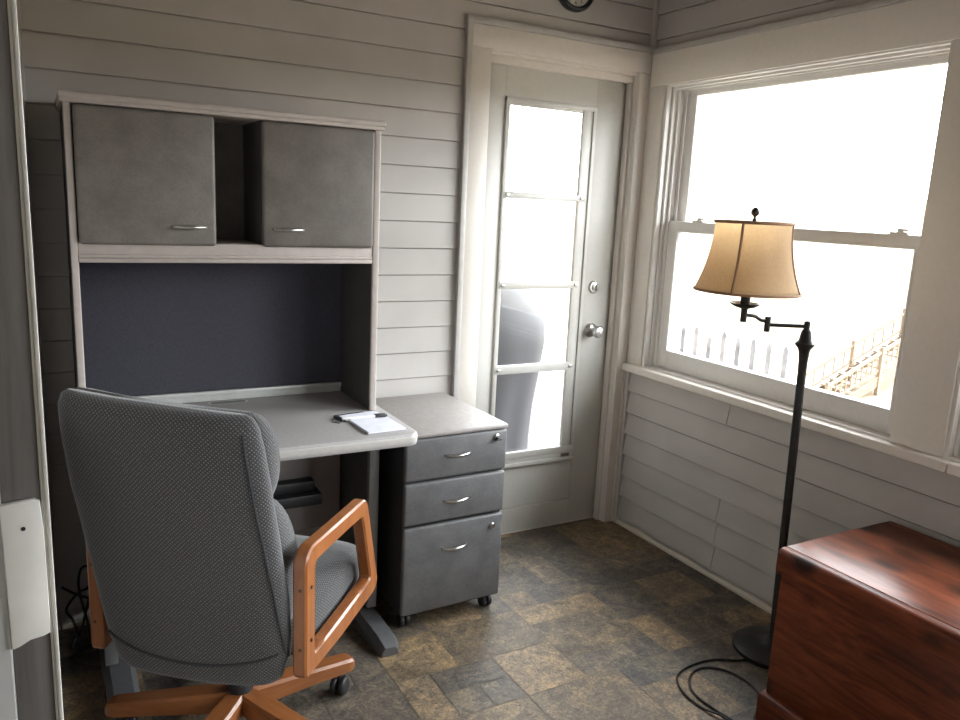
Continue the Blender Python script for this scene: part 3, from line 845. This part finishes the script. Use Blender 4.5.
tube(bm, smooth_path([j1+Vector((0, 0, .012)), j1+adir*.02+Vector((0, 0, .013)), j1+(j2-j1)*.55+Vector((0, 0, .026)), j2+Vector((0, 0, .03))]), .0060, 12)
LP('swing_arm', bm, M_IRON)
bm = B(); lathe(bm, [(.001, .008), (.010, .008), (.010, .046), (.012, .050), (.030, .054), (.046, .064), (.047, .067), (.03, .061), (.015, .060), (.015, .135), (.001, .135)], 24, (j2.x, j2.y, j2.z)); LP('socket', bm, M_IRON)
SCn = Vector((j2.x, j2.y, 0)); zb, zt = j2.z+.104, j2.z+.312
bm = B(); lathe(bm, [(.010, j2.z+.135), (.012, j2.z+.15), (.028, j2.z+.18), (.031, j2.z+.20), (.026, j2.z+.222), (.010, j2.z+.235), (.001, j2.z+.236)], 20, (SCn.x, SCn.y, 0)); LP('light_bulb', bm, plain('frosted_bulb', (.8, .8, .78), .3))
bm = B()
prof = []
for i in range(15):
    t = i/14; prof.append((.1125+.0435*(1-t)**2.1+.0*t, zb+(zt-zb)*t))
lathe(bm, prof, 56, (SCn.x, SCn.y, 0), caps=False)
sh = LP('lamp_shade', bm, M_SHADE, None, 80)
md = sh.modifiers.new('thickness', 'SOLIDIFY'); md.thickness = .0016; md.offset = 0
bm = B()
for r, z, rr in ((.1565, zb, .0042), (.1135, zt, .0045)):
    tube(bm, [(SCn.x+r*math.cos(2*PI*k/56), SCn.y+r*math.sin(2*PI*k/56), z) for k in range(56)], rr, 8, closed=True)
# vertical seam tapes; one faces the viewer
va = math.atan2(-.83, -.78)
for k in range(4):
    a = va+math.radians(-20)+2*PI*k/4
    tube(bm, [(SCn.x+(r+.001)*math.cos(a), SCn.y+(r+.001)*math.sin(a), z) for r, z in prof], .0038, 8)
LP('seam_trim', bm, M_SEAM, sh)
bm = B(); tube(bm, [(SCn.x, SCn.y, j2.z+.13)]+[(SCn.x+.052*math.sin(PI*i/10)*adir.x, SCn.y+.052*math.sin(PI*i/10)*adir.y, j2.z+.13+.19*i/10) for i in range(1, 10)]+[(SCn.x, SCn.y, zt+.006)], .0018, 6)
for k in range(3):
    a = 2*PI*k/3+.4; tube(bm, [(SCn.x, SCn.y, zt+.002), (SCn.x+.112*math.cos(a), SCn.y+.112*math.sin(a), zt-.002)], .0018, 6)
LP('harp', bm, M_STEEL, sh)
bm = B(); lathe(bm, [(.001, 0), (.006, 0), (.006, .006), (.0035, .010), (.0045, .014), (.011, .020), (.0125, .028), (.010, .036), (.004, .041), (.001, .042)], 18, (SCn.x, SCn.y, zt+.004)); LP('finial', bm, M_IRON, sh)
cord = [(-.335, -1.150), (-.39, -1.134), (-.448, -1.100), (-.537, -1.091), (-.616, -1.109), (-.658, -1.149), (-.680, -1.212), (-.677, -1.277), (-.660, -1.337), (-.655, -1.409), (-.66, -1.50), (-.69, -1.58), (-.74, -1.60), (-.76, -1.55), (-.72, -1.47), (-.665, -1.425), (-.645, -1.384), (-.648, -1.302), (-.653, -1.241), (-.639, -1.187), (-.599, -1.141), (-.546, -1.118), (-.498, -1.128), (-.460, -1.170), (-.447, -1.230), (-.458, -1.288), (-.50, -1.345), (-.585, -1.40), (-.60, -1.6), (-.59, -2.0), (-.595, -2.4)]
bm = B(); tube(bm, smooth_path([(x-LX, y-LY, .0042+(.007 if 8 <= i <= 9 else .006*(i in (15, 16)))) for i, (x, y) in enumerate(cord)], 6), .0036, 8); LP('power_cord', bm, M_CORD)

# ------------------------------------------------------------------ cedar chest
ch = empty('cedar_chest', (-.29, -1.93, 0)); tag(ch, 'glossy red cedar chest against the siding below the window', 'chest')
P = mkpart(ch)
bm = B(); box(bm, -.549, -.048, -2.462, -1.388, .07, .472, .003); P('body', bm, M_CEDAR)
bm = B(); prism(bm, [(-.570, .002), (-.570, .078), (-.564, .088), (-.548, .093), (-.04, .096), (-.04, .002)], 'y', -2.465, -1.378, bev=.004); P('plinth', bm, M_CEDAR)
# lid: rounded front rail, top board behind a thin groove
bm = B()
rail = [(-.556, .474)]+[(-.534-.022*math.cos(a), .518+.022*math.sin(a)) for a in [PI/2*k/8 for k in range(9)]]+[(-.5235, .540), (-.5235, .474)]
prism(bm, rail, 'y', -2.475, -1.372, bev=.004)
lid = P('lid', bm, M_CEDAR)
bm = B(); box(bm, -.5185, -.075, -2.475, -1.372, .470, .5395, .003); box(bm, -.53, -.515, -2.47, -1.376, .474, .53); P('lid_top', bm, M_CEDARTOP, lid)
bm = B(); box(bm, -.0725, -.038, -2.475, -1.372, .470, .538, .003); P('rear_strip', bm, M_CEDARTOP, lid)
bm = B(); box(bm, -.545, -.06, -1.392, -1.364, .458, .474, .006, 3); P('moulding', bm, M_CEDAR, lid)

# ------------------------------------------------------------------ wall clock
ck = empty('wall_clock', (-.438, -.012, 2.314)); tag(ck, 'small round black rimmed wall clock above the door', 'clock')
T = Matrix.Rotation(PI/2, 4, 'X')
bm = B(); lathe(bm, [(.001, 0), (.088, 0), (.090, .006), (.090, .020), (.085, .029), (.078, .031), (.071, .027), (.069, .016), (.001, .016)], 48, M=T); link('rim', bm, plain('black_clock_rim', (.02, .022, .024), .35), ck, 45)
bm = B(); lathe(bm, [(.001, .0162), (.070, .0162), (.070, .0172), (.001, .0172)], 48, M=T); link('dial', bm, plain('cream_dial', (.62, .6, .53), .5), ck)
def text_mesh(s, size):
    c = bpy.data.curves.new('numeral', 'FONT'); c.body = s; c.size = size; c.align_x = 'CENTER'; c.align_y = 'CENTER'; c.extrude = .0003
    o = bpy.data.objects.new('numeral', c); COL.objects.link(o)
    bpy.context.view_layer.update()
    me = bpy.data.meshes.new_from_object(o.evaluated_get(bpy.context.evaluated_depsgraph_get()))
    bpy.data.objects.remove(o); bpy.data.curves.remove(c); return me
bm = B()
for h in range(1, 13):
    me = text_mesh(str(h), .021); n0 = len(bm.verts); bm.from_mesh(me); bm.verts.ensure_lookup_table()
    a = PI/2-2*PI*h/12
    bmesh.ops.transform(bm, matrix=Matrix.Translation((.055*math.cos(a), -.0177, .055*math.sin(a))) @ T, verts=bm.verts[n0:])
    bpy.data.meshes.remove(me)
link('numerals', bm, M_DARK, ck)
bm = B()
for a, L in ((2.3, .038), (.9, .055)):
    box(bm, -.0022, .0022, -.0205, -.0195, -.008, L, M=Matrix.Rotation(a, 4, 'Y'))
lathe(bm, [(.001, .017), (.004, .017), (.004, .022), (.001, .022)], 12, M=T); link('hands', bm, M_DARK, ck)

# ------------------------------------------------------------------ cable loops by the desk's left leg
bm = B()
cp = [(-2.325, -.16, .004), (-2.315, -.15, .03), (-2.297, -.14, .01), (-2.292, -.13, .055), (-2.272, -.13, .14), (-2.257, -.13, .21), (-2.262, -.13, .25), (-2.275, -.13, .263), (-2.290, -.13, .250), (-2.297, -.13, .20), (-2.288, -.135, .13), (-2.277, -.14, .07), (-2.274, -.14, .010), (-2.285, -.15, .006), (-2.300, -.15, .012), (-2.318, -.145, .09), (-2.335, -.14, .13), (-2.30, -.135, .178), (-2.268, -.09, .172), (-2.262, -.07, .23), (-2.262, -.06, .34), (-2.262, -.055, .50)]
tube(bm, smooth_path(cp, 8), .0042, 8)
cp = [(-2.345, -.12, .20), (-2.325, -.125, .185), (-2.296, -.13, .165), (-2.27, -.135, .15), (-2.262, -.14, .11), (-2.264, -.15, .05), (-2.27, -.165, .006), (-2.30, -.19, .006), (-2.33, -.23, .006)]
tube(bm, smooth_path(cp, 8), .0042, 8)
tag(link('power_cable', bm, M_CORD, None, 60, (-2.28, -.14, 0)), 'loose black power cable coiled against the wall left of the chair', 'cable')

# ------------------------------------------------------------------ outside
M_DECK = noisy('weathered_deck', (.078, .062, .063), .12, 8, .7, 5, stretch=(10, 1, 1))
M_WEATH = noisy('weathered_wood', (.36, .29, .225), .2, 20, .8, 4)
M_PICK = noisy('pale_picket_paint', (.50, .50, .51), .35, 9, .7, 4)
M_GRASS = noisy('dry_grass_and_sand', (.46, .375, .265), .25, .8, .95, 10)
def ground_z(x, y):
    h = -2.75+.10*math.sin(x*.7)*math.cos(y*.9)
    t = max(0, (x-14.6-.25*(y-8))/7.0); return h+min(t, 2)**1.15*2.4
bm = B(); N = 70; G = []
for i in range(N+1):
    row = []
    for j in range(N+1):
        x = -30+90*i/N; y = -40+100*j/N
        row.append(bm.verts.new((x, y, ground_z(x, y)-.05)))
    G.append(row)
for i in range(N):
    for j in range(N): bm.faces.new((G[i][j], G[i+1][j], G[i+1][j+1], G[i][j+1]))
structure(link('ground', bm, M_GRASS, None, 80))
bm = B(); box(bm, .12, .62, -4.8, .62, 2.36, 2.42); box(bm, .60, .62, -4.8, .64, 2.28, 2.42); box(bm, -4.3, .62, .12, .62, 2.36, 2.42); box(bm, -4.3, .62, .60, .62, 2.28, 2.42)
structure(link('added_eave', bm, M_TRIM))  # unseen eave, added to hold back high sky light
bm = B()
for i in range(24): box(bm, -2.2, 2.1, .135+i*.142, .135+i*.142+.136, -.10, -.06, .003)
for i in range(8): box(bm, .17+i*.245, .17+i*.245+.24, -3.6, .125, -.10, -.06, .003)
for px, py in ((-2.1, 3.3), (2.0, 3.3), (2.0, .2), (2.0, -3.4)): box(bm, px-.06, px+.06, py-.06, py+.06, -2.9, -.10)
structure(link('deck', bm, M_DECK))
# picket railing at the edge of the deck
fn = empty('picket_fence', (2.02, 1.1, -.06)); tag(fn, 'pale picket railing seen low through the window', 'fence')
P = mkpart(fn)
bm = B(); box(bm, 2.03, 2.065, .55, 1.85, .12, .19, .003); P('rail', bm, M_PICK)
bm0 = None
y = 1.72; k = 0
while y > .62:
    h = rnd.uniform(.56, .62)+(1.6-y)*.035
    bm = B(); poly = [(y-.022, -.055), (y+.022, -.055), (y+.022, h-.02), (y, h+.012), (y-.022, h-.02)]
    prism(bm, poly, 'x', 2.005, 2.028); P('picket', bm, M_PICK)
    y -= .139
# covered grill
gr = empty('covered_grill', (-.36, .98, -.06)); tag(gr, 'barbecue grill under a grey cover outside the glazed door', 'grill')
def fold_ring(rx, ry, z, amp, ph=0, n=72, p=.75):
    out = []
    for k in range(n):
        a = 2*PI*k/n; ca, sa = math.cos(a), math.sin(a)
        q = 1+amp*math.sin(7*a+ph)+amp*.6*math.sin(13*a+1.3)
        out.append((rx*q*math.copysign(abs(ca)**p, ca), ry*q*math.copysign(abs(sa)**p, sa), z))
    return out
bm = B(); loft(bm, [fold_ring(t[0], t[1], t[2]*1.065, t[3]) for t in ((.40, .28, .06, .04), (.405, .28, .22, .03), (.42, .29, .40, .02), (.455, .31, .60, .012), (.475, .33, .74, .004), (.47, .325, .84, .002), (.445, .31, .93, 0), (.39, .275, 1.01, 0), (.30, .22, 1.065, 0), (.18, .13, 1.092, 0), (.05, .04, 1.10, 0))])
link('cover', bm, noisy('grey_vinyl_cover', (.026, .0255, .029), .1, 6, .6, 4), gr, 60)
for sx in (-1, 1):
    for sy in (-1, 1):
        bm = B(); tube(bm, [(sx*.25, sy*.15, .0), (sx*.25, sy*.15, .30)], .016, 10); link('leg', bm, M_DARK, gr, 60)
bm = B(); box(bm, -.36, .36, -.22, .22, .13, .15, .003); link('lower_shelf', bm, M_DARK, gr)
# wooden stairs climbing the slope
st = empty('outdoor_staircase', (13.9, 9.05, -2.6)); tag(st, 'weathered wooden staircase climbing the slope beyond the window', 'stairs')
d0 = Vector((14.0, 8.98, -2.96)); d1 = Vector((15.82, 8.57, -1.90)); run = (d1-d0)
hd = Vector((run.x, run.y, 0)); Ln = hd.length; hd.normalize(); slope = run.z/Ln
sd = Vector((-hd.y, hd.x, 0)); nst = 15; tr = .245
P = mkpart(st)
def SP(a, s, z): return d0+hd*a+sd*s+Vector((0, 0, z))
def beam(bm, p, q, w, h):
    p, q = Vector(p), Vector(q); t = (q-p).normalized(); a, b = frame_for(t)
    V = []
    for c in (p, q): V.append([bm.verts.new(c+a*x*w/2+b*y_*h/2) for x, y_ in ((-1, -1), (1, -1), (1, 1), (-1, 1))])
    for k in range(4): bm.faces.new((V[0][k], V[0][(k+1) % 4], V[1][(k+1) % 4], V[1][k]))
    bm.faces.new(V[0]); bm.faces.new(V[1])
Lt = nst*tr
for s in (0, .95):
    bm = B(); beam(bm, SP(-.15, s, -.15*slope-.12), SP(Lt, s, Lt*slope-.12), .05, .24); P('stringer', bm, M_WEATH)
    bm = B(); beam(bm, SP(-.15, s, -.15*slope+.60), SP(Lt, s, Lt*slope+.60), .07, .06); beam(bm, SP(-.15, s, -.15*slope+.16), SP(Lt, s, Lt*slope+.16), .04, .05); P('handrail', bm, M_WEATH)
    for a in (-.12, 1.35, 2.8):
        bm = B(); beam(bm, SP(a, s, a*slope-.5), SP(a, s, a*slope+.70), .09, .09); P('post', bm, M_WEATH)
    for k in range(26):
        a = -.02+k*.14
        if s == 0 or k % 2 == 0:
            bm = B(); beam(bm, SP(a, s, a*slope+.16), SP(a, s, a*slope+.60), .028, .028); P('baluster', bm, M_WEATH)
for k in range(nst):
    a = k*tr+.1; bm = B(); beam(bm, SP(a, .02, a*slope+.02), SP(a, .93, a*slope+.02), .24, .04); P('tread', bm, M_WEATH)

# ------------------------------------------------------------------ light: a bright overcast sky
SKY = 8.0
w = bpy.data.worlds.new('sky'); SC.world = w; w.use_nodes = True
nt = w.node_tree; bg = nt.nodes['Background']
tc = nt.nodes.new('ShaderNodeTexCoord'); dp = node(nt, 'ShaderNodeVectorMath', operation='DOT_PRODUCT')
sun = Vector((.96, -.08, .28)).normalized(); dp.inputs[1].default_value = sun      # where the sun stands behind the cloud
nt.links.new(tc.outputs['Generated'], dp.inputs[0])
mr = node(nt, 'ShaderNodeMapRange'); mr.interpolation_type = 'SMOOTHSTEP'
for i, v in ((1, -.1), (2, 1.0), (3, SKY*.09), (4, SKY*2.1)): mr.inputs[i].default_value = v
nt.links.new(dp.outputs['Value'], mr.inputs[0]); nt.links.new(mr.outputs[0], bg.inputs['Strength'])
bg.inputs['Color'].default_value = (.94, .97, 1.0, 1)
def portal(name, loc, rot, sx, sy):
    l = bpy.data.lights.new(name, 'AREA'); l.shape = 'RECTANGLE'; l.size = sx; l.size_y = sy
    l.cycles.is_portal = True
    o = bpy.data.objects.new(name, l); COL.objects.link(o); o.location = loc; o.rotation_euler = rot
for (y0, y1) in (W1, W2, W3):
    portal('window_daylight', (.125, (y0+y1)/2, (ZS+ZH)/2), (0, PI/2, 0), ZH-ZS, y1-y0)
portal('added_hall_daylight', (-3.22, YR-.125, (ZS+ZH)/2), (PI/2, 0, 0), 1.24, ZH-ZS)  # portal of the added hall window
portal('door_daylight', (-.485, .125, 1.12), (-PI/2, 0, 0), .40, 1.55)

# ------------------------------------------------------------------ camera
R = ((0.874, -0.484, 0.046), (-0.056, -0.193, -0.98), (0.483, 0.854, -0.196))
yaw, pit, rol = .51488738, .19707671, .04652892
fv = Vector((math.sin(yaw)*math.cos(pit), math.cos(yaw)*math.cos(pit), -math.sin(pit)))
rv = Vector((math.cos(yaw), -math.sin(yaw), 0)); uvv = rv.cross(fv)
r2 = rv*math.cos(rol)+uvv*math.sin(rol); u2 = -rv*math.sin(rol)+uvv*math.cos(rol)
cam = bpy.data.cameras.new('camera'); co = bpy.data.objects.new('camera', cam); COL.objects.link(co)
mw = Matrix.Identity(4)
for i in range(3): mw[i][0] = r2[i]; mw[i][1] = u2[i]; mw[i][2] = -fv[i]
mw.translation = Vector((-2.339, -2.753, 1.46)); co.matrix_world = mw
cam.sensor_width = 36; cam.lens = 779.67/960*36; cam.clip_start = .05; cam.clip_end = 300
SC.camera = co
vs = SC.view_settings; vs.view_transform = 'Standard'; vs.look = 'None'; vs.gamma = 1; vs.use_curve_mapping = False
vs.exposure = .72
SC.cycles.diffuse_bounces = 6; SC.cycles.max_bounces = 14; SC.cycles.transparent_max_bounces = 16
